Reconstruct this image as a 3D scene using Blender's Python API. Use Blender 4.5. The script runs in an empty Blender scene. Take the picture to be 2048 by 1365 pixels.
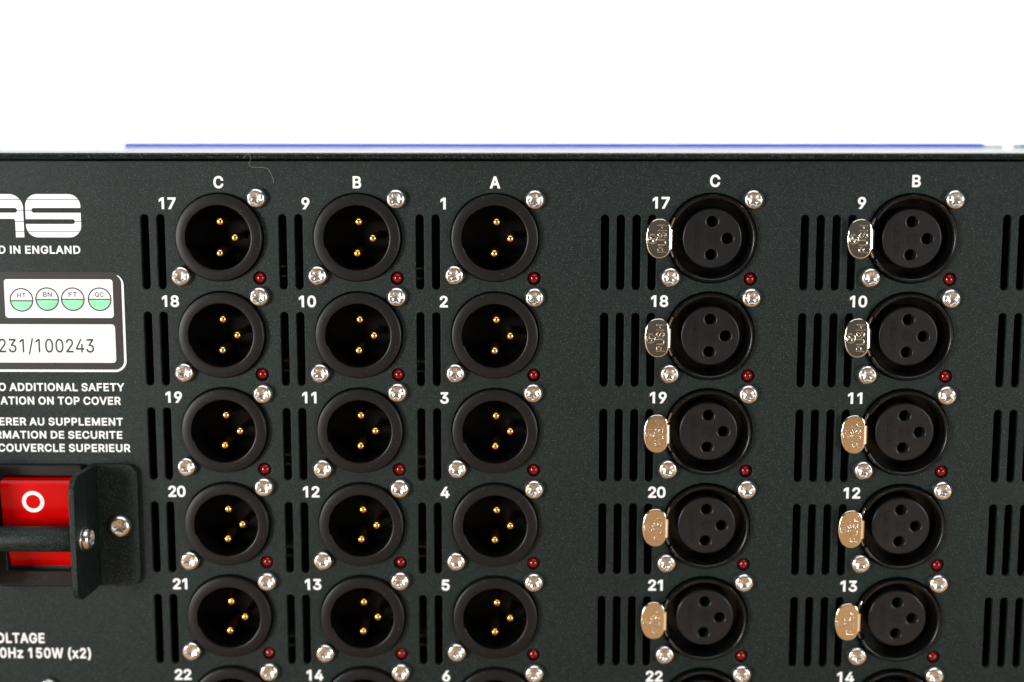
import bpy, bmesh, math, random, json
from mathutils import Vector, Matrix
from mathutils.geometry import delaunay_2d_cdt

# ------------------------------------------------------------------ camera, world, lamps, exposure
S = 0.001                                   # everything below is written in millimetres
SC = bpy.context.scene
COL = SC.collection
rnd = random.Random(7)

cam_d = bpy.data.cameras.new('camera')
cam = bpy.data.objects.new('camera', cam_d)
COL.objects.link(cam)
cam_d.sensor_width = 36.0
cam_d.lens = 3000.0 / 2048.0 * 36.0
cam_d.clip_start = 0.01
cam_d.clip_end = 50.0
_r = Vector((0.99988561, 0.01512460, 0.00013011))
_u = Vector((-0.00235789, 0.14737108, 0.98907846))
_f = Vector((-0.01494024, 0.98896563, -0.14738989))
cam.matrix_world = Matrix(((_r.x, _u.x, -_f.x, 71.363 * S), (_r.y, _u.y, -_f.y, -386.49 * S), (_r.z, _u.z, -_f.z, 20.647 * S), (0, 0, 0, 1)))
cam_d.dof.use_dof = True
cam_d.dof.focus_distance = 0.3885
cam_d.dof.aperture_fstop = 3.7
SC.camera = cam

world = bpy.data.worlds.new('World')
SC.world = world
world.use_nodes = True
bg = world.node_tree.nodes['Background']
bg.inputs['Color'].default_value = (1.0, 0.93, 0.86, 1)
bg.inputs['Strength'].default_value = 0.09


def lamp(name, loc, target, power, sx, sy, color=(1, 1, 1)):
    d = bpy.data.lights.new(name, 'AREA')
    d.shape = 'RECTANGLE'
    d.size, d.size_y, d.energy, d.color = sx, sy, power, color
    o = bpy.data.objects.new(name, d)
    COL.objects.link(o)
    o.location = loc
    o.rotation_euler = (Vector(target) - Vector(loc)).to_track_quat('-Z', 'Y').to_euler()
    return o


lamp('softbox_lamp', (-1.00, -1.18, -0.02), (0.06, 0, -0.05), 24.0, 0.40, 0.48, (1.0, 1.0, 0.99))
lamp('softbox_lamp', (1.12, -1.15, -0.02), (0.08, 0, -0.05), 10.5, 0.40, 0.48, (0.98, 1.0, 1.0))
lamp('overhead_lamp', (0.07, -0.42, 1.05), (0.07, -0.10, 0.0), 9.0, 1.5, 0.9)
lamp('backdrop_lamp', (0.07, 0.75, 0.85), (0.07, 1.6, -0.12), 112.0, 2.6, 0.4)

vs = SC.view_settings
vs.view_transform = 'Standard'
vs.look = 'None'
vs.exposure = 0.0
vs.gamma = 1.0
vs.use_curve_mapping = False
SC.render.engine = 'CYCLES'
SC.cycles.max_bounces = 8
SC.cycles.caustics_reflective = False
SC.cycles.sample_clamp_indirect = 4.0


# ------------------------------------------------------------------ materials
def nodes_of(m):
    m.use_nodes = True
    nt = m.node_tree
    return nt, nt.nodes, nt.links, nt.nodes['Principled BSDF']


def mat(name, color, rough=0.5, metal=0.0, spec=0.5, bump=0.0, scale=2000.0, vary=0.0, coat=0.0, detail=2.0, rvary=0.0, dust=0.0):
    m = bpy.data.materials.new(name)
    nt, N, L, P = nodes_of(m)
    P.inputs['Base Color'].default_value = (*color, 1)
    P.inputs['Roughness'].default_value = rough
    P.inputs['Metallic'].default_value = metal
    P.inputs['Specular IOR Level'].default_value = spec
    P.inputs['Coat Weight'].default_value = coat
    P.inputs['Coat Roughness'].default_value = 0.06
    tc = N.new('ShaderNodeTexCoord')
    if bump or vary or rvary:
        nz = N.new('ShaderNodeTexNoise')
        nz.inputs['Scale'].default_value = scale
        nz.inputs['Detail'].default_value = detail
        L.new(tc.outputs['Object'], nz.inputs['Vector'])
        if bump:
            b = N.new('ShaderNodeBump')
            b.inputs['Strength'].default_value = 1.0
            b.inputs['Distance'].default_value = bump * S
            L.new(nz.outputs['Fac'], b.inputs['Height'])
            L.new(b.outputs['Normal'], P.inputs['Normal'])
        if vary:
            n2 = N.new('ShaderNodeTexNoise')
            n2.inputs['Scale'].default_value = scale * 0.13
            n2.inputs['Detail'].default_value = 5.0
            L.new(tc.outputs['Object'], n2.inputs['Vector'])
            r = N.new('ShaderNodeValToRGB')
            r.color_ramp.elements[0].position = 0.3
            r.color_ramp.elements[1].position = 0.7
            r.color_ramp.elements[0].color = (*[c * (1 - vary) for c in color], 1)
            r.color_ramp.elements[1].color = (*[min(1, c * (1 + vary)) for c in color], 1)
            L.new(n2.outputs['Fac'], r.inputs['Fac'])
            L.new(r.outputs['Color'], P.inputs['Base Color'])
        if dust:
            n4 = N.new('ShaderNodeTexNoise')
            n4.inputs['Scale'].default_value = 1100.0
            n4.inputs['Detail'].default_value = 2.0
            L.new(tc.outputs['Object'], n4.inputs['Vector'])
            r4 = N.new('ShaderNodeValToRGB')
            r4.color_ramp.elements[0].position = 0.69
            r4.color_ramp.elements[1].position = 0.78
            r4.color_ramp.elements[0].color = (0, 0, 0, 1)
            r4.color_ramp.elements[1].color = (dust, dust, dust, 1)
            L.new(n4.outputs['Fac'], r4.inputs['Fac'])
            m4 = N.new('ShaderNodeMix')
            m4.data_type = 'RGBA'
            L.new(r4.outputs['Color'], m4.inputs['Factor'])
            if P.inputs['Base Color'].is_linked:
                L.new(P.inputs['Base Color'].links[0].from_socket, m4.inputs['A'])
            else:
                m4.inputs['A'].default_value = (*color, 1)
            m4.inputs['B'].default_value = (0.20, 0.19, 0.17, 1)
            L.new(m4.outputs['Result'], P.inputs['Base Color'])
        if rvary:
            n3 = N.new('ShaderNodeTexNoise')
            n3.inputs['Scale'].default_value = scale * 0.3
            n3.inputs['Detail'].default_value = 3.0
            L.new(tc.outputs['Object'], n3.inputs['Vector'])
            mr = N.new('ShaderNodeMapRange')
            mr.inputs['To Min'].default_value = max(0.02, rough - rvary)
            mr.inputs['To Max'].default_value = rough + rvary
            L.new(n3.outputs['Fac'], mr.inputs['Value'])
            L.new(mr.outputs['Result'], P.inputs['Roughness'])
    return m


def paint(name, color, bump, rough):
    """textured dark powder coat: fine grain, mottled tint, sparse pale flecks in the coat itself"""
    m = bpy.data.materials.new(name)
    nt, N, L, P = nodes_of(m)
    tc = N.new('ShaderNodeTexCoord')
    fine = N.new('ShaderNodeTexNoise')
    fine.inputs['Scale'].default_value = 4300.0
    fine.inputs['Detail'].default_value = 3.0
    fine.inputs['Roughness'].default_value = 0.6
    L.new(tc.outputs['Object'], fine.inputs['Vector'])
    b = N.new('ShaderNodeBump')
    b.inputs['Distance'].default_value = bump * S
    L.new(fine.outputs['Fac'], b.inputs['Height'])
    L.new(b.outputs['Normal'], P.inputs['Normal'])
    big = N.new('ShaderNodeTexNoise')
    big.inputs['Scale'].default_value = 700.0
    big.inputs['Detail'].default_value = 4.0
    L.new(tc.outputs['Object'], big.inputs['Vector'])
    r = N.new('ShaderNodeValToRGB')
    r.color_ramp.elements[0].position = 0.32
    r.color_ramp.elements[1].position = 0.70
    r.color_ramp.elements[0].color = (color[0] * 0.62, color[1] * 0.74, color[2] * 0.74, 1)
    r.color_ramp.elements[1].color = (color[0] * 1.40, color[1] * 1.26, color[2] * 1.28, 1)
    L.new(big.outputs['Fac'], r.inputs['Fac'])
    fl = N.new('ShaderNodeTexNoise')  # flecks: lamp glints on the grain, put into the base colour
    fl.inputs['Scale'].default_value = 3100.0
    fl.inputs['Detail'].default_value = 1.0
    L.new(tc.outputs['Object'], fl.inputs['Vector'])
    fr = N.new('ShaderNodeValToRGB')
    fr.color_ramp.elements[0].position = 0.61
    fr.color_ramp.elements[1].position = 0.74
    fr.color_ramp.elements[0].color = (0, 0, 0, 1)
    fr.color_ramp.elements[1].color = (0.6, 0.6, 0.6, 1)
    L.new(fl.outputs['Fac'], fr.inputs['Fac'])
    mx = N.new('ShaderNodeMix')
    mx.data_type = 'RGBA'
    L.new(fr.outputs['Color'], mx.inputs['Factor'])
    L.new(r.outputs['Color'], mx.inputs['A'])
    mx.inputs['B'].default_value = (0.12, 0.148, 0.142, 1)
    L.new(mx.outputs['Result'], P.inputs['Base Color'])
    sm = N.new('ShaderNodeTexNoise')
    sm.inputs['Scale'].default_value = 28.0
    sm.inputs['Detail'].default_value = 6.0
    sm.inputs['Distortion'].default_value = 0.6
    L.new(tc.outputs['Object'], sm.inputs['Vector'])
    mr = N.new('ShaderNodeMapRange')
    mr.inputs['From Min'].default_value = 0.3
    mr.inputs['From Max'].default_value = 0.7
    mr.inputs['To Min'].default_value = rough - 0.05
    mr.inputs['To Max'].default_value = rough + 0.08
    L.new(sm.outputs['Fac'], mr.inputs['Value'])
    L.new(mr.outputs['Result'], P.inputs['Roughness'])
    P.inputs['Specular IOR Level'].default_value = 0.20
    return m


M_PAINT = paint('dark_green_powder_coat', (0.0058, 0.0122, 0.0108), 0.10, 0.38)
M_LID = paint('dark_green_cover_coat', (0.0062, 0.0112, 0.0102), 0.0012, 0.15)
M_SHADE = mat('black_shade_sheet', (0.004, 0.004, 0.004), 0.8, spec=0.1)
M_SHELL = mat('matte_black_moulding', (0.0085, 0.0080, 0.0080), 0.37, spec=0.22, bump=0.012, scale=900, vary=0.12, dust=0.5)
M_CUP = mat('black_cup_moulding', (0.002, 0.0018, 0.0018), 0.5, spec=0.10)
M_FEM = mat('satin_black_moulding', (0.0032, 0.0032, 0.0034), 0.26, spec=0.36, bump=0.006, scale=900, rvary=0.08, dust=0.25)
M_INSERT = mat('black_insert_moulding', (0.0120, 0.0121, 0.0127), 0.30, spec=0.27, bump=0.008, scale=800, vary=0.2, dust=0.25)
M_GOLD = mat('gold_plating', (0.86, 0.52, 0.14), 0.24, 1.0, bump=0.004, scale=1500)
M_STEEL = mat('stainless_steel', (0.76, 0.745, 0.72), 0.25, 1.0, bump=0.008, scale=1300, rvary=0.07)
M_NICKEL = mat('polished_nickel', (0.80, 0.74, 0.62), 0.10, 1.0, bump=0.004, scale=500, rvary=0.03)
M_WHITE = mat('white_screen_print', (0.82, 0.83, 0.83), 0.55, bump=0.006, scale=1500)
M_LED = mat('dark_red_lens', (0.14, 0.0012, 0.0015), 0.08, spec=0.5)
M_RED = mat('red_translucent_plastic', (0.56, 0.0006, 0.0012), 0.24, spec=0.16, coat=0.12, bump=0.01, scale=500, vary=0.12)
M_LABELBLACK = mat('black_label_vinyl', (0.019, 0.0165, 0.0155), 0.5, spec=0.35, bump=0.004, scale=900)
M_LABELWHITE = mat('white_label_paper', (0.83, 0.85, 0.86), 0.6, spec=0.3)
M_INK = mat('black_ink', (0.015, 0.015, 0.017), 0.6)
M_GREEN = mat('green_marker_ink', (0.26, 0.72, 0.42), 0.6, vary=0.22, scale=2500, bump=0.002)
M_BLUE = mat('blue_plastic', (0.10, 0.21, 0.92), 0.6, spec=0.2, bump=0.01, scale=400)
M_CLIP = mat('dull_tinned_clip', (0.16, 0.145, 0.12), 0.6, 0.4, bump=0.02, scale=400)
M_TEALD = mat('grey_teal_plastic', (0.20, 0.36, 0.40), 0.6, bump=0.01, scale=500)
M_TEAL = mat('pale_teal_plastic', (0.66, 0.80, 0.92), 0.6, bump=0.01, scale=500)
M_LINT = mat('pale_fibre', (0.36, 0.36, 0.34), 0.7)
M_BACK = mat('white_backdrop_paper', (0.86, 0.86, 0.86), 0.8, bump=0.2, scale=60)
M_TABLE = mat('tan_table_top', (0.62, 0.36, 0.17), 0.5, bump=0.05, scale=90, vary=0.15)
M_RUBBER = mat('black_rubber', (0.012, 0.012, 0.012), 0.8, bump=0.02, scale=400)


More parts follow.
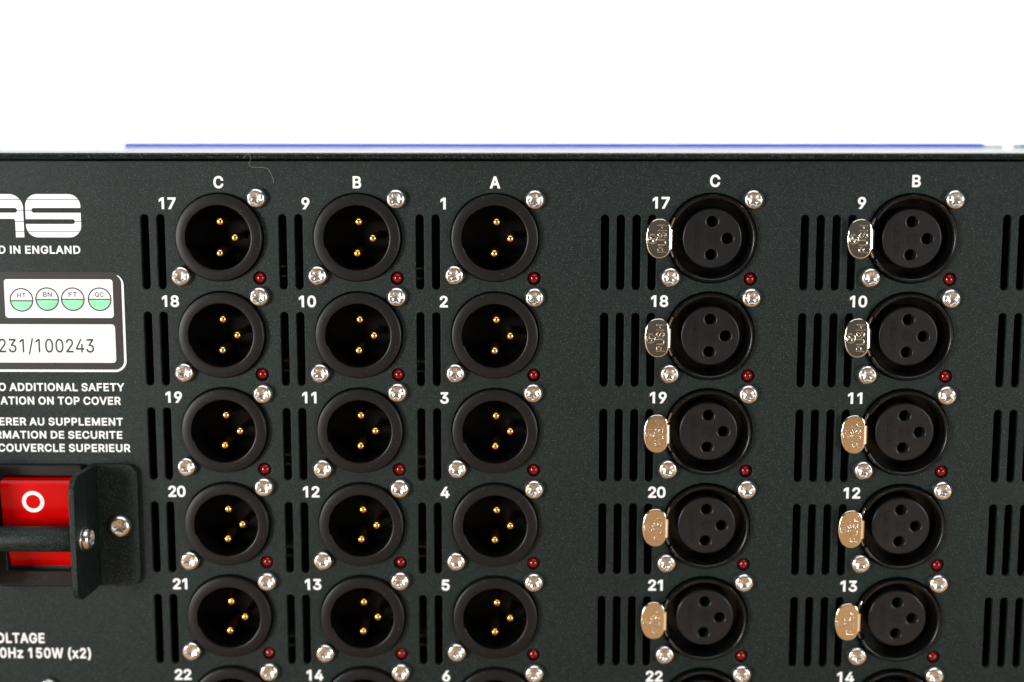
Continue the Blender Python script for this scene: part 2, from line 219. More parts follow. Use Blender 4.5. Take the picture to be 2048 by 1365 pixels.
# letter outlines (left handle, point, right handle; 1/1000 of the type size)
GLYPH = json.loads(r"""{"A":[480,[[[39,0,16,0,78,170],[140,339,201,509,226,509],[251,509,276,509,338,339],[401,170,463,0,440,0],[418,0,395,0,359,101],[323,202,287,302,281,321],[273,344,264,372,255,400],[245,435,232,478,236,478],[241,478,245,478,233,435],[222,399,213,371,204,343],[196,320,191,302,155,202],[120,101,85,0,62,0]],[[197,142,110,142,110,161],[110,180,110,199,197,199],[283,199,370,199,370,180],[370,161,370,142,283,142]]]],"B":[456,[[[122,0,60,0,60,170],[60,339,60,509,120,509],[181,509,241,509,276,509],[306,503,329,491,352,479],[369,462,381,442,392,422],[398,399,398,374,398,352],[394,334,387,320,379,306],[369,294,356,286,344,277],[330,271,315,267,315,265],[315,264,315,262,331,261],[347,255,363,245,379,235],[392,221,402,203,413,185],[418,163,418,136,418,111],[412,87,400,67,388,46],[370,30,344,18,319,6],[287,0,247,0,184,0]],[[125,115,125,57,165,57],[205,57,245,57,284,57],[313,65,330,80,347,95],[355,114,355,137,355,154],[351,170,342,184,334,198],[321,209,306,218,290,227],[271,231,248,231,207,231],[166,231,125,231,125,173]],[[125,341,125,285,162,285],[200,285,238,285,257,285],[273,289,288,296,303,303],[315,313,323,326,332,339],[336,355,336,372,336,395],[328,414,313,429,297,444],[273,452,240,452,202,452],[163,452,125,452,125,396]]]],"C":[510,[[[293,-7,267,-7,223,-7],[184,4,150,25,116,46],[89,76,70,115,50,154],[40,201,40,254,40,308],[50,354,70,393,89,432],[116,462,150,484,184,505],[223,516,267,516,293,516],[317,512,340,504,363,497],[384,486,402,471,420,457],[436,439,448,418,460,398],[468,374,473,348,451,348],[430,348,408,348,404,366],[398,381,389,395,381,408],[370,419,357,428,345,438],[331,444,315,449,300,454],[284,456,267,456,236,456],[208,448,184,432,159,417],[139,394,125,364,111,334],[103,297,103,254,103,211],[111,175,125,145,140,115],[159,92,184,76,209,61],[236,53,267,53,284,53],[300,55,315,60,331,65],[345,71,357,81,370,90],[381,101,389,114,398,128],[404,143,408,160,430,160],[451,160,473,160,469,135],[460,111,448,91,436,70],[421,52,402,38,384,23],[363,12,341,5,318,-3]]]],"D":[502,[[[271,0,219,0,178,0],[137,0,96,0,96,19],[96,38,96,57,136,57],[175,57,215,57,256,57],[291,65,318,81,345,97],[366,119,379,149,392,179],[399,214,399,255,399,296],[392,331,379,361,366,390],[346,412,320,428,293,444],[260,452,221,452,178,452],[136,452,93,452,93,471],[93,490,93,509,137,509],[181,509,225,509,275,509],[317,499,353,478,388,458],[415,429,433,391,452,353],[462,308,462,255,462,202],[452,157,433,119,414,81],[387,51,351,31,314,10]],[[103,509,125,509,125,339],[125,170,125,0,103,0],[82,0,60,0,60,170],[60,339,60,509,82,509]]]],"E":[419,[[[165,0,60,0,60,170],[60,339,60,509,164,509],[268,509,372,509,372,490],[372,471,372,452,290,452],[207,452,125,452,125,396],[125,341,125,286,202,286],[278,286,355,286,355,267],[355,248,355,229,278,229],[202,229,125,229,125,172],[125,114,125,57,208,57],[292,57,375,57,375,38],[375,19,375,0,270,0]]]],"F":[410,[[[82,0,60,0,60,170],[60,339,60,509,163,509],[266,509,369,509,369,490],[369,471,369,452,288,452],[206,452,125,452,125,394],[125,336,125,278,198,278],[272,278,346,278,346,259],[346,240,346,221,272,221],[198,221,125,221,125,147],[125,74,125,0,103,0]]]],"G":[520,[[[309,-7,269,-7,223,-7],[184,4,149,25,115,46],[88,77,69,116,50,155],[40,201,40,254,40,308],[50,354,69,393,88,432],[115,462,149,484,183,505],[221,516,265,516,292,516],[317,512,340,504,364,496],[385,484,403,469,422,454],[437,437,449,416,461,396],[470,373,474,349,452,349],[430,349,408,349,403,365],[396,380,387,393,379,406],[368,417,356,427,344,436],[330,444,315,448,300,453],[283,456,265,456,235,456],[208,448,183,432,159,417],[139,394,125,364,111,334],[103,297,103,254,103,211],[111,175,125,145,140,115],[159,92,184,76,209,61],[237,53,269,53,297,53],[323,59,345,71,367,83],[384,101,396,123,409,146],[415,172,415,202,421,201],[428,200,434,199,384,199],[333,199,283,199,283,218],[283,237,283,256,348,256],[413,256,478,256,478,237],[478,219,478,200,478,158],[469,122,451,91,433,60],[408,36,377,19,345,2]]]],"H":[517,[[[82,0,60,0,60,170],[60,339,60,509,82,509],[103,509,125,509,125,435],[125,362,125,289,214,289],[303,289,392,289,392,362],[392,435,392,509,414,509],[435,509,457,509,457,339],[457,170,457,0,435,0],[414,0,392,0,392,77],[392,155,392,232,303,232],[214,232,125,232,125,155],[125,77,125,0,103,0]]]],"I":[185,[[[60,0,60,0,60,0],[60,509,60,509,60,509],[125,509,125,509,125,509],[125,0,125,0,125,0]]]],"L":[393,[[[160,0,60,0,60,170],[60,339,60,509,82,509],[103,509,125,509,125,358],[125,208,125,57,203,57],[282,57,361,57,361,38],[361,19,361,0,261,0]]]],"M":[628,[[[81,0,60,0,60,170],[60,339,60,509,91,509],[121,509,152,509,193,402],[235,294,277,187,280,180],[284,170,287,159,291,148],[295,136,299,123,303,110],[307,97,311,84,315,71],[319,59,322,49,317,49],[312,49,307,49,310,59],[314,70,318,83,322,95],[326,108,330,121,334,134],[338,147,342,158,346,170],[349,179,352,187,394,294],[435,402,476,509,507,509],[537,509,568,509,568,339],[568,170,568,0,547,0],[525,0,504,0,504,97],[504,194,504,291,504,302],[504,314,504,327,505,340],[505,354,505,369,505,383],[506,398,506,413,506,428],[507,443,507,457,509,457],[511,457,513,457,508,441],[503,426,498,409,492,393],[487,378,482,363,477,348],[472,334,467,322,463,309],[459,299,456,291,418,194],[380,97,342,0,323,0],[305,0,286,0,248,97],[209,194,170,291,167,299],[163,309,159,321,155,333],[150,346,145,361,140,376],[135,391,129,408,124,424],[118,441,112,457,114,457],[117,457,119,457,119,444],[120,431,120,416,120,401],[121,387,121,372,121,357],[121,342,122,328,122,315],[122,302,122,291,122,194],[122,97,122,0,101,0]]]],"N":[523,[[[82,0,60,0,60,170],[60,339,60,509,85,509],[111,509,136,509,205,400],[274,291,343,183,349,174],[355,164,363,151,370,138],[379,123,388,107,396,90],[405,73,414,55,411,55],[408,54,405,54,403,72],[401,90,401,108,400,126],[399,142,399,157,399,172],[399,185,399,195,399,300],[399,404,399,509,420,509],[442,509,463,509,463,339],[463,170,463,0,438,0],[412,0,387,0,325,97],[264,193,202,290,194,303],[186,316,177,331,169,345],[159,362,148,381,137,400],[123,424,108,452,111,453],[115,453,119,454,120,428],[121,405,122,384,123,362],[124,344,124,328,125,312],[125,300,125,291,125,194],[125,97,125,0,103,0]]]],"O":[533,[[[311,-7,267,-7,223,-7],[184,4,150,25,116,46],[90,76,70,115,50,154],[40,201,40,254,40,308],[50,354,70,393,90,432],[116,462,150,484,184,505],[223,516,267,516,311,516],[350,505,384,484,418,462],[444,432,464,393,483,354],[493,308,493,254,493,201],[483,154,464,115,444,76],[418,46,384,25,350,4]],[[236,53,267,53,297,53],[325,61,349,76,374,91],[394,114,408,144,423,174],[430,211,430,254,430,298],[423,335,408,365,394,395],[374,417,349,433,325,448],[297,456,267,456,236,456],[209,448,184,433,159,417],[140,394,125,364,111,334],[103,297,103,254,103,211],[111,174,125,144,140,114],[159,92,184,76,209,61]]]],"P":[445,[[[82,0,60,0,60,170],[60,339,60,509,118,509],[177,509,235,509,274,509],[307,502,332,487,358,473],[377,454,390,430,402,405],[409,378,409,348,409,317],[402,290,390,265,377,241],[358,222,332,207,307,193],[274,186,235,186,193,186],[151,186,109,186,109,205],[109,224,109,242,150,242],[191,242,233,242,259,242],[281,247,297,256,313,265],[325,278,333,294,341,310],[344,328,344,348,344,368],[341,386,333,402,325,417],[313,430,297,439,280,448],[259,452,232,452,196,452],[160,452,125,452,125,301],[125,151,125,0,103,0]]]],"Q":[533,[[[274,121,245,159,268,159],[290,159,313,159,332,134],[351,109,369,85,374,78],[379,71,384,65,412,27],[440,-10,468,-48,446,-48],[423,-48,401,-48,382,-23],[364,2,346,27,341,33],[336,39,331,46,302,84]],[[311,-7,267,-7,223,-7],[184,4,150,25,116,46],[90,76,70,115,50,154],[40,201,40,254,40,308],[50,354,70,393,90,432],[116,462,150,484,184,505],[223,516,267,516,311,516],[350,505,384,484,418,462],[444,432,464,393,483,354],[493,308,493,254,493,201],[483,154,464,115,444,76],[418,46,384,25,350,4]],[[236,53,267,53,297,53],[325,61,349,76,374,91],[394,114,408,144,423,174],[430,211,430,254,430,298],[423,335,408,365,394,395],[374,417,349,433,325,448],[297,456,267,456,236,456],[209,448,184,433,159,417],[140,394,125,364,111,334],[103,297,103,254,103,211],[111,174,125,144,140,114],[159,92,184,76,209,61]]]],"R":[449,[[[82,0,60,0,60,170],[60,339,60,509,119,509],[177,509,236,509,275,509],[307,502,333,489,359,475],[378,457,390,433,403,410],[409,382,409,352,409,321],[403,295,390,271,378,248],[359,230,333,217,307,204],[275,198,236,198,189,198],[143,198,96,198,96,217],[96,236,96,255,142,255],[188,255,234,255,260,255],[281,259,298,267,314,275],[326,286,334,300,341,315],[345,332,345,352,345,372],[341,390,334,405,326,420],[314,431,298,440,281,448],[259,452,233,452,197,452],[161,452,125,452,125,301],[125,151,125,0,103,0]],[[378,0,353,0,312,76],[271,153,230,229,254,229],[279,229,303,229,344,153],[386,76,428,0,403,0]]]],"S":[447,[[[263,-9,224,-9,187,-9],[155,-3,128,9,100,21],[79,38,64,60,49,82],[40,107,38,137,60,137],[82,137,104,137,106,117],[112,101,123,88,134,75],[149,65,166,59,184,52],[203,49,224,49,247,49],[268,53,286,60,304,68],[319,78,329,92,340,105],[346,121,346,139,346,155],[341,169,332,179,323,189],[311,198,296,205,281,211],[264,217,245,222,224,228],[204,234,184,239,142,251],[109,268,86,289,63,311],[52,339,52,372,52,401],[60,426,75,448,90,469],[111,486,138,498,164,510],[194,516,227,516,261,516],[290,510,316,498,342,486],[362,469,377,449,392,428],[400,404,401,378,380,378],[358,378,337,378,335,403],[323,423,302,437,281,451],[256,459,225,459,203,459],[184,455,167,448,151,441],[138,431,129,418,120,406],[115,391,115,376,115,358],[120,344,131,334,142,323],[154,314,169,308,184,302],[199,297,212,293,230,289],[247,284,264,279,279,275],[295,270,312,264,328,257],[344,248,359,238,373,227],[385,214,395,198,404,181],[408,162,408,139,408,111],[401,86,386,64,372,41],[351,24,323,11,296,-2]]]],"T":[449,[[[85,452,32,452,32,471],[32,490,32,509,160,509],[288,509,417,509,417,490],[417,471,417,452,363,452],[310,452,257,452,257,301],[257,151,257,0,235,0],[214,0,193,0,193,151],[193,301,193,452,139,452]]]],"U":[517,[[[299,-8,259,-8,219,-8],[184,0,154,15,124,31],[101,53,85,80,68,107],[60,138,60,173,60,285],[60,397,60,509,81,509],[103,509,124,509,124,399],[124,288,124,178,124,154],[130,132,141,113,152,94],[167,79,187,68,207,57],[231,52,259,52,287,52],[311,57,331,68,351,79],[366,94,377,113,387,132],[393,154,393,178,393,288],[393,399,393,509,414,509],[436,509,457,509,457,397],[457,285,457,173,457,138],[449,107,433,80,416,53],[393,31,363,15,334,0]]]],"V":[480,[[[229,0,204,0,141,170],[79,339,16,509,39,509],[62,509,84,509,120,408],[156,307,192,206,198,189],[206,166,215,137,224,109],[235,73,248,31,243,31],[239,31,235,31,247,74],[258,110,267,138,276,166],[284,189,290,206,325,307],[360,408,395,509,417,509],[440,509,463,509,401,339],[340,170,278,0,253,0]]]],"W":[686,[[[180,0,155,0,109,170],[63,339,16,509,38,509],[60,509,82,509,109,404],[136,300,163,196,168,179],[172,163,175,145,179,128],[183,111,187,94,190,76],[194,58,197,40,194,40],[192,40,189,40,193,58],[196,76,200,94,203,111],[207,128,211,145,215,163],[220,179,224,196,251,300],[279,404,306,509,331,509],[355,509,380,509,407,404],[434,300,462,196,466,179],[470,163,474,145,478,128],[482,111,486,94,490,76],[494,58,497,40,494,40],[491,40,488,40,492,58],[495,76,499,94,502,111],[506,128,510,145,515,163],[519,179,523,196,550,300],[576,404,603,509,625,509],[647,509,670,509,623,339],[577,170,530,0,505,0],[480,0,455,0,426,108],[397,215,368,323,362,344],[357,367,351,391,346,416],[341,444,336,475,341,475],[345,475,350,475,345,445],[340,419,335,395,330,371],[324,347,318,323,289,215],[260,108,230,0,205,0]]]],"Y":[472,[[[225,0,203,0,203,69],[203,139,203,208,141,308],[79,409,16,509,41,509],[66,509,91,509,125,454],[159,399,192,344,203,326],[213,309,222,292,231,275],[240,255,250,230,241,230],[232,230,224,230,233,255],[242,276,251,293,260,310],[270,327,280,344,314,399],[347,454,381,509,406,509],[430,509,455,509,393,409],[330,308,268,208,268,139],[268,69,268,0,247,0]]]],"X":[474,[[[43,0,18,0,84,95],[151,190,217,284,217,268],[217,252,217,236,155,327],[92,418,29,509,54,509],[79,509,104,509,129,473],[153,437,178,400,188,385],[197,372,204,361,211,350],[217,340,223,329,229,318],[236,306,243,292,240,292],[236,292,232,292,239,306],[246,318,252,329,258,339],[264,350,272,361,279,372],[288,385,298,400,323,437],[348,473,374,509,398,509],[422,509,446,509,384,419],[321,329,259,239,259,255],[259,271,259,287,324,191],[390,96,456,0,431,0],[406,0,382,0,352,43],[322,86,292,129,283,143],[275,155,268,165,262,175],[256,185,250,195,244,206],[238,217,230,231,235,231],[240,231,244,231,238,218],[231,207,225,196,219,186],[213,176,206,166,199,155],[191,143,182,129,152,86],[122,43,91,0,67,0]]]],"K":[467,[[[146,189,104,145,104,169],[104,193,104,216,116,232],[128,247,139,261,151,275],[162,290,174,303,187,317],[199,331,212,344,262,399],[313,454,364,509,392,509],[420,509,448,509,376,431],[304,353,231,276,230,276],[229,276,228,276,187,233]],[[82,0,60,0,60,170],[60,339,60,509,82,509],[103,509,125,509,125,451],[125,392,125,334,124,298],[124,261,124,225,124,214],[124,204,125,193,125,129],[125,64,125,0,103,0]],[[398,0,372,0,311,86],[249,173,188,259,201,276],[215,293,228,309,302,206],[375,103,449,0,423,0]]]],"z":[380,[[[141,0,42,0,42,15],[42,30,42,46,112,137],[183,228,254,320,254,321],[254,322,254,323,185,323],[117,323,48,323,48,342],[48,361,48,379,143,379],[238,379,333,379,333,363],[333,347,333,331,264,241],[195,150,126,60,126,59],[126,58,126,56,197,56],[268,56,339,56,339,38],[339,19,339,0,240,0]]]],"0":[453,[[[264,-7,227,-7,189,-7],[157,3,130,24,103,45],[83,74,69,113,55,152],[48,199,48,254,48,309],[55,356,69,395,83,434],[104,464,130,484,157,505],[189,516,227,516,264,516],[296,505,323,484,350,464],[370,434,384,395,398,356],[405,309,405,254,405,199],[398,152,384,113,370,74],[350,45,323,24,297,3]],[[202,50,227,50,252,50],[273,58,290,74,308,90],[321,113,330,144,339,174],[344,211,344,254,344,297],[339,334,330,365,321,395],[308,419,290,435,273,451],[252,460,227,460,202,460],[180,451,163,435,146,419],[132,395,123,365,114,334],[109,297,109,254,109,211],[114,174,123,144,132,113],[146,90,163,74,180,58]]]],"1":[453,[[[250,509,276,509,276,339],[276,170,276,0,255,0],[234,0,212,0,212,149],[212,299,212,448,211,448],[210,448,209,448,168,418],[127,388,86,358,86,381],[86,404,86,427,123,454],[161,481,198,509,224,509]]]],"2":[453,[[[172,0,64,0,64,16],[64,32,64,47,121,108],[177,168,234,229,254,249],[270,267,282,282,295,298],[304,313,311,327,317,341],[320,356,320,371,320,390],[316,405,308,419,299,432],[288,442,273,449,259,456],[242,460,224,460,204,460],[187,456,172,447,158,439],[147,428,139,413,131,399],[127,382,127,362,107,362],[86,362,66,362,66,392],[72,419,86,442,100,465],[119,483,143,496,167,509],[194,516,225,516,255,516],[282,509,306,497,329,484],[348,467,361,445,374,424],[381,399,381,372,381,354],[378,335,371,318,364,300],[353,280,336,259,319,237],[296,211,267,180,229,140],[191,100,153,60,153,59],[153,58,153,57,231,57],[310,57,389,57,389,38],[389,19,389,0,281,0]]]],"3":[453,[[[252,-7,218,-7,187,-7],[158,-1,133,10,107,21],[86,37,70,57,54,78],[46,103,44,132,66,132],[87,132,109,132,111,114],[117,99,126,87,136,75],[149,65,165,59,181,53],[199,50,219,50,239,50],[258,53,275,61,292,68],[305,79,315,93,324,107],[329,124,329,145,329,163],[325,181,316,196,307,212],[293,224,275,234,256,243],[231,248,201,248,186,248],[172,248,157,248,157,265],[157,282,157,299,200,349],[244,399,288,448,288,450],[288,451,288,452,215,452],[142,452,70,452,70,471],[70,490,70,509,171,509],[272,509,372,509,372,493],[372,477,372,461,319,400],[265,339,211,278,211,282],[211,285,211,289,249,293],[281,288,308,276,335,263],[356,246,371,222,386,199],[393,173,393,145,393,115],[385,89,370,66,355,43],[335,25,309,12,282,0]]]],"4":[453,[[[164,105,40,105,40,123],[40,141,40,158,109,275],[178,392,247,509,268,509],[289,509,311,509,243,394],[176,280,109,166,109,165],[109,164,109,163,210,163],[312,163,413,163,413,144],[413,125,413,105,289,105]],[[302,0,282,0,282,40],[282,81,282,121,282,130],[282,138,282,146,282,203],[282,260,282,318,302,318],[322,318,343,318,343,212],[343,106,343,0,322,0]]]],"5":[453,[[[254,-7,221,-7,191,-7],[164,-1,140,11,116,23],[97,39,83,60,69,81],[61,104,60,130,81,130],[101,130,122,130,124,115],[129,101,138,89,147,77],[159,67,173,60,188,53],[204,50,221,50,242,50],[260,55,276,64,292,74],[305,87,314,104,323,121],[328,141,328,162,328,184],[323,204,314,221,304,238],[291,252,275,262,258,272],[239,277,218,277,201,277],[184,274,167,268,151,263],[138,255,128,246,108,248],[88,250,67,253,77,338],[86,423,96,509,186,509],[276,509,366,509,366,490],[366,471,366,452,294,452],[222,452,151,452,145,402],[139,352,134,301,135,301],[135,301,136,301,147,311],[161,319,178,325,194,331],[211,334,229,334,253,334],[274,329,294,321,313,313],[331,301,345,285,359,270],[371,252,379,231,387,210],[391,188,391,163,391,130],[384,101,369,76,354,50],[334,30,309,15,283,1]]]],"6":[453,[[[258,-7,226,-7,195,-7],[167,0,142,15,118,29],[98,49,84,74,71,100],[64,129,64,162,64,186],[69,212,80,239,91,266],[110,300,137,340,176,396],[214,453,252,509,276,509],[299,509,322,509,265,426],[208,344,151,261,149,261],[147,261,145,261,150,271],[157,280,165,288,174,296],[184,302,196,307,207,312],[221,314,235,314,266,314],[293,308,316,295,339,282],[357,263,370,240,382,216],[389,189,389,157,389,125],[382,97,368,73,354,48],[334,28,310,14,286,0]],[[207,48,226,48,246,48],[264,53,279,63,294,72],[306,85,314,101,323,118],[327,136,327,157,327,178],[323,197,314,213,306,230],[294,242,279,251,264,261],[246,265,226,265,207,265],[189,261,174,252,159,243],[147,230,138,214,129,198],[125,179,125,158,125,137],[129,118,138,102,147,85],[159,72,174,63,189,53]]]],"7":[453,[[[120,0,97,0,172,149],[248,299,323,448,323,450],[323,451,323,452,236,452],[149,452,62,452,62,471],[62,490,62,509,172,509],[281,509,391,509,391,489],[391,469,391,449,315,299],[240,150,165,0,142,0]]]],"8":[453,[[[260,-7,226,-7,192,-7],[162,-1,136,11,109,24],[89,40,74,62,59,83],[52,108,52,135,52,157],[56,177,65,195,74,213],[86,229,101,241,116,253],[133,261,153,265,153,265],[153,266,153,267,128,273],[108,287,93,308,78,329],[70,353,70,380,70,406],[77,429,90,450,104,470],[122,486,146,498,169,510],[196,516,226,516,256,516],[283,510,306,498,329,486],[348,470,361,450,375,429],[382,406,382,380,382,353],[374,329,359,308,344,287],[325,273,300,267,300,266],[300,265,300,265,319,261],[336,253,351,241,366,229],[378,213,387,195,396,177],[401,157,401,135,401,108],[393,83,378,62,364,40],[343,24,317,11,291,-1]],[[204,49,226,49,249,49],[268,53,285,60,301,68],[314,78,323,91,332,105],[337,121,337,139,337,158],[332,174,322,189,313,203],[300,214,283,223,266,231],[247,235,226,235,205,235],[186,231,169,223,152,214],[139,203,130,189,120,174],[115,158,115,139,115,121],[120,105,129,91,138,78],[151,68,167,60,184,53]],[[208,290,226,290,244,290],[260,293,274,300,288,307],[299,318,307,330,315,343],[319,358,319,376,319,393],[315,407,308,420,300,433],[289,443,275,449,261,456],[245,460,226,460,208,460],[191,456,177,449,163,443],[152,433,145,420,137,407],[133,393,133,376,133,358],[137,343,145,330,152,318],[163,307,178,300,192,293]]]],"9":[453,[[[195,516,226,516,258,516],[286,508,310,494,335,480],[354,460,368,434,382,409],[389,380,389,347,389,323],[383,297,373,270,362,243],[343,209,315,168,277,112],[239,56,200,0,177,0],[154,0,130,0,187,83],[244,165,301,248,303,248],[305,248,307,248,303,238],[296,229,287,221,279,213],[269,207,257,202,245,197],[232,195,218,195,187,195],[160,201,137,214,114,227],[96,245,83,269,70,292],[64,320,64,352,64,384],[71,412,85,436,99,461],[118,480,143,494,167,508]],[[246,460,226,460,207,460],[189,456,174,446,159,437],[147,424,138,407,130,391],[125,372,125,352,125,330],[130,312,138,295,147,279],[159,266,174,257,189,248],[207,243,226,243,246,243],[263,248,279,257,294,266],[306,279,314,295,323,311],[327,330,327,350,327,372],[323,391,314,407,306,424],[294,437,279,446,264,456]]]],"(":[273,[[[89,156,89,207,89,244],[93,283,101,324,108,364],[119,404,132,441,145,479],[160,511,177,539,196,539],[216,539,236,539,219,504],[204,467,191,428,178,389],[168,351,161,313,155,276],[151,240,151,207,151,176],[154,146,160,115,166,83],[176,51,188,16,201,-18],[217,-56,236,-96,216,-96],[196,-96,177,-96,148,-47],[126,3,111,55,97,106]]]],")":[273,[[[57,-96,37,-96,57,-55],[73,-17,86,18,98,53],[107,85,113,116,119,147],[122,177,122,207,122,240],[118,276,112,313,105,351],[95,389,82,428,70,467],[55,504,37,539,57,539],[77,539,97,539,113,511],[128,479,142,441,155,404],[165,364,173,323,180,283],[184,244,184,207,184,156],[177,104,161,53,146,2],[125,-48,97,-96,77,-96]]]],"/":[249,[[[216,533,235,533,180,330],[126,127,71,-76,52,-76],[33,-76,14,-76,69,127],[124,330,178,533,197,533]]]],"x":[379,[[[44,0,21,0,71,73],[121,145,171,218,171,202],[171,187,171,171,124,240],[76,310,29,379,52,379],[76,379,100,379,116,355],[132,330,147,306,160,287],[170,270,179,253,188,237],[198,221,207,206,197,206],[186,206,175,206,185,221],[194,237,202,253,211,270],[221,287,233,306,249,330],[266,355,282,379,305,379],[328,379,352,379,304,309],[256,239,209,169,209,184],[209,199,209,214,258,143],[308,71,358,0,334,0],[310,0,287,0,268,28],[249,57,231,85,219,103],[209,120,200,136,191,152],[182,167,173,182,183,182],[194,182,205,182,195,167],[186,152,178,136,170,120],[160,103,148,85,129,57],[110,28,91,0,68,0]]]]}""")

# ------------------------------------------------------------------ helpers
WORLD = {}


def V(x, yd, h=0.0):
    """panel millimetres (right, down, towards the camera) -> metres in the scene"""
    return Vector((x * S, -h * S, -yd * S))


def place(o, loc, parent=None):
    loc = Vector(loc)
    WORLD[o.name] = loc
    if parent is not None:
        o.parent = parent
        o.location = loc - WORLD[parent.name]
    else:
        o.location = loc
    return o


def put(name, me, loc, parent=None, rot=None):
    o = bpy.data.objects.new(name, me)
    COL.objects.link(o)
    place(o, loc, parent)
    if rot is not None:
        o.rotation_euler = rot
    return o


def tag(o, label=None, cat=None, group=None, kind=None):
    for k, v in (('label', label), ('category', cat), ('group', group), ('kind', kind)):
        if v:
            o[k] = v
    return o


def finish(bm, mats, angle=35, smooth=True):
    """bmesh in (right, down, out) millimetres -> mesh in scene metres"""
    for v in bm.verts:
        x, y, h = v.co
        v.co = (x * S, -h * S, -y * S)
    bmesh.ops.recalc_face_normals(bm, faces=bm.faces)
    me = bpy.data.meshes.new('mesh')
    bm.to_mesh(me)
    bm.free()
    for m in (mats if isinstance(mats, (list, tuple)) else [mats]):
        me.materials.append(m)
    if smooth:
        me.polygons.foreach_set('use_smooth', [True] * len(me.polygons))
        me.set_sharp_from_angle(angle=math.radians(angle))
        for p in me.polygons:
            if abs(p.normal.y) > 0.9995:
                p.use_smooth = False
    return me


def add_box(bm, x0, x1, y0, y1, h0, h1, bevel=0.0, mi=0):
    vs_ = [bm.verts.new((x, y, h)) for x in (x0, x1) for y in (y0, y1) for h in (h0, h1)]
    fs = [bm.faces.new([vs_[i] for i in q]) for q in ((0, 1, 3, 2), (4, 6, 7, 5), (0, 4, 5, 1), (2, 3, 7, 6), (0, 2, 6, 4), (1, 5, 7, 3))]
    for f in fs:
        f.material_index = mi
    if bevel:
        es = list({e for f in fs for e in f.edges})
        bmesh.ops.recalc_face_normals(bm, faces=fs)
        bmesh.ops.bevel(bm, geom=es, offset=bevel, segments=3, affect='EDGES', profile=0.5)


def add_lathe(bm, prof, n=64, a0=0.0, a1=360.0, cx=0.0, cy=0.0, mi=0, caps=True, radial=None):
    """prof: (radius, h) list, turned about the out axis"""
    full = abs(a1 - a0 - 360) < 1e-6
    steps = n if full else n + 1
    rings = []
    for i in range(steps):
        a = math.radians(a0 + (a1 - a0) * i / n)
        ring = []
        for k, (r, h) in enumerate(prof):
            rr = r if radial is None else radial(k, r, a)
            ring.append(bm.verts.new((cx + rr * math.cos(a), cy - rr * math.sin(a), h)))
        rings.append(ring)
    for i in range(n):
        A, B = rings[i], rings[(i + 1) % steps]
        for k in range(len(prof) - 1):
            f = bm.faces.new((A[k], A[k + 1], B[k + 1], B[k]))
            f.material_index = mi
    if not full and caps:
        for R_ in (rings[0], rings[-1]):
            f = bm.faces.new(R_)
            f.material_index = mi
    return rings


def cap_ring(bm, rings, k, mi=0):
    f = bm.faces.new([r[k] for r in rings])
    f.material_index = mi


def curve_mesh(polys, beziers=(), thick=0.1, bevel=0.0, h=0.0, res=6, offset=None, bres=2):
    """2D filled outlines (millimetres, right/down) -> bmesh whose front is at height h"""
    cu = bpy.data.curves.new('outline', 'CURVE')
    cu.dimensions = '2D'
    cu.fill_mode = 'BOTH'
    cu.resolution_u = res
    cu.extrude = max(0.0, thick / 2 - bevel)
    cu.bevel_depth = bevel
    cu.bevel_resolution = bres
    cu.offset = -bevel if offset is None else offset
    for p in polys:
        sp = cu.splines.new('POLY')
        sp.points.add(len(p) - 1)
        for q, (x, y) in zip(sp.points, p):
            q.co = (x, -y, 0, 1)
        sp.use_cyclic_u = True
    for b in beziers:
        sp = cu.splines.new('BEZIER')
        sp.bezier_points.add(len(b) - 1)
        for q, (lx, ly, x, y, rx, ry) in zip(sp.bezier_points, b):
            q.handle_left_type = q.handle_right_type = 'FREE'
            q.co = (x, -y, 0)
            q.handle_left = (lx, -ly, 0)
            q.handle_right = (rx, -ry, 0)
        sp.use_cyclic_u = True
    o = bpy.data.objects.new('outline', cu)
    COL.objects.link(o)
    me = o.to_mesh()
    bm = bmesh.new()
    bm.from_mesh(me)
    o.to_mesh_clear()
    bpy.data.objects.remove(o)
    bpy.data.curves.remove(cu)
    bmesh.ops.remove_doubles(bm, verts=bm.verts, dist=1e-4)
    for v in bm.verts:
        v.co = (v.co.x, -v.co.y, v.co.z + h - thick / 2)
    return bm


def merge(dst, src, mi=0, mtx=None):
    if mtx is not None:
        bmesh.ops.transform(src, matrix=mtx, verts=src.verts)
    me = bpy.data.meshes.new('tmp')
    src.to_mesh(me)
    src.free()
    n0 = len(dst.faces)
    dst.from_mesh(me)
    bpy.data.meshes.remove(me)
    dst.faces.ensure_lookup_table()
    for f in dst.faces[n0:]:
        f.material_index = mi


def circle(cx, cy, r, n=48, a0=0.0):
    return [(cx + r * math.cos(a0 + 2 * math.pi * i / n), cy + r * math.sin(a0 + 2 * math.pi * i / n)) for i in range(n)]


def rrect(x0, x1, y0, y1, r, n=8):
    """rounded rectangle; r may be four radii (top left, top right, bottom right, bottom left)"""
    rs = r if isinstance(r, (tuple, list)) else (r,) * 4
    out = []
    for (cx, cy, sx, sy, rr, a) in ((x0, y0, 1, 1, rs[0], 180), (x1, y0, -1, 1, rs[1], 270), (x1, y1, -1, -1, rs[2], 0), (x0, y1, 1, -1, rs[3], 90)):
        if rr <= 0:
            out.append((cx, cy))
            continue
        for i in range(n + 1):
            t = math.radians(a + 90 * i / n)
            out.append((cx + sx * rr + rr * math.cos(t), cy + sy * rr + rr * math.sin(t)))
    return out


def stadium(cx, y0, y1, w, n=10):
    r = w / 2
    out = []
    for i in range(n + 1):
        t = math.pi + math.pi * i / n
        out.append((cx + r * math.cos(t), y0 + r + r * math.sin(t)))
    for i in range(n + 1):
        t = math.pi * i / n
        out.append((cx + r * math.cos(t), y1 - r + r * math.sin(t)))
    return out


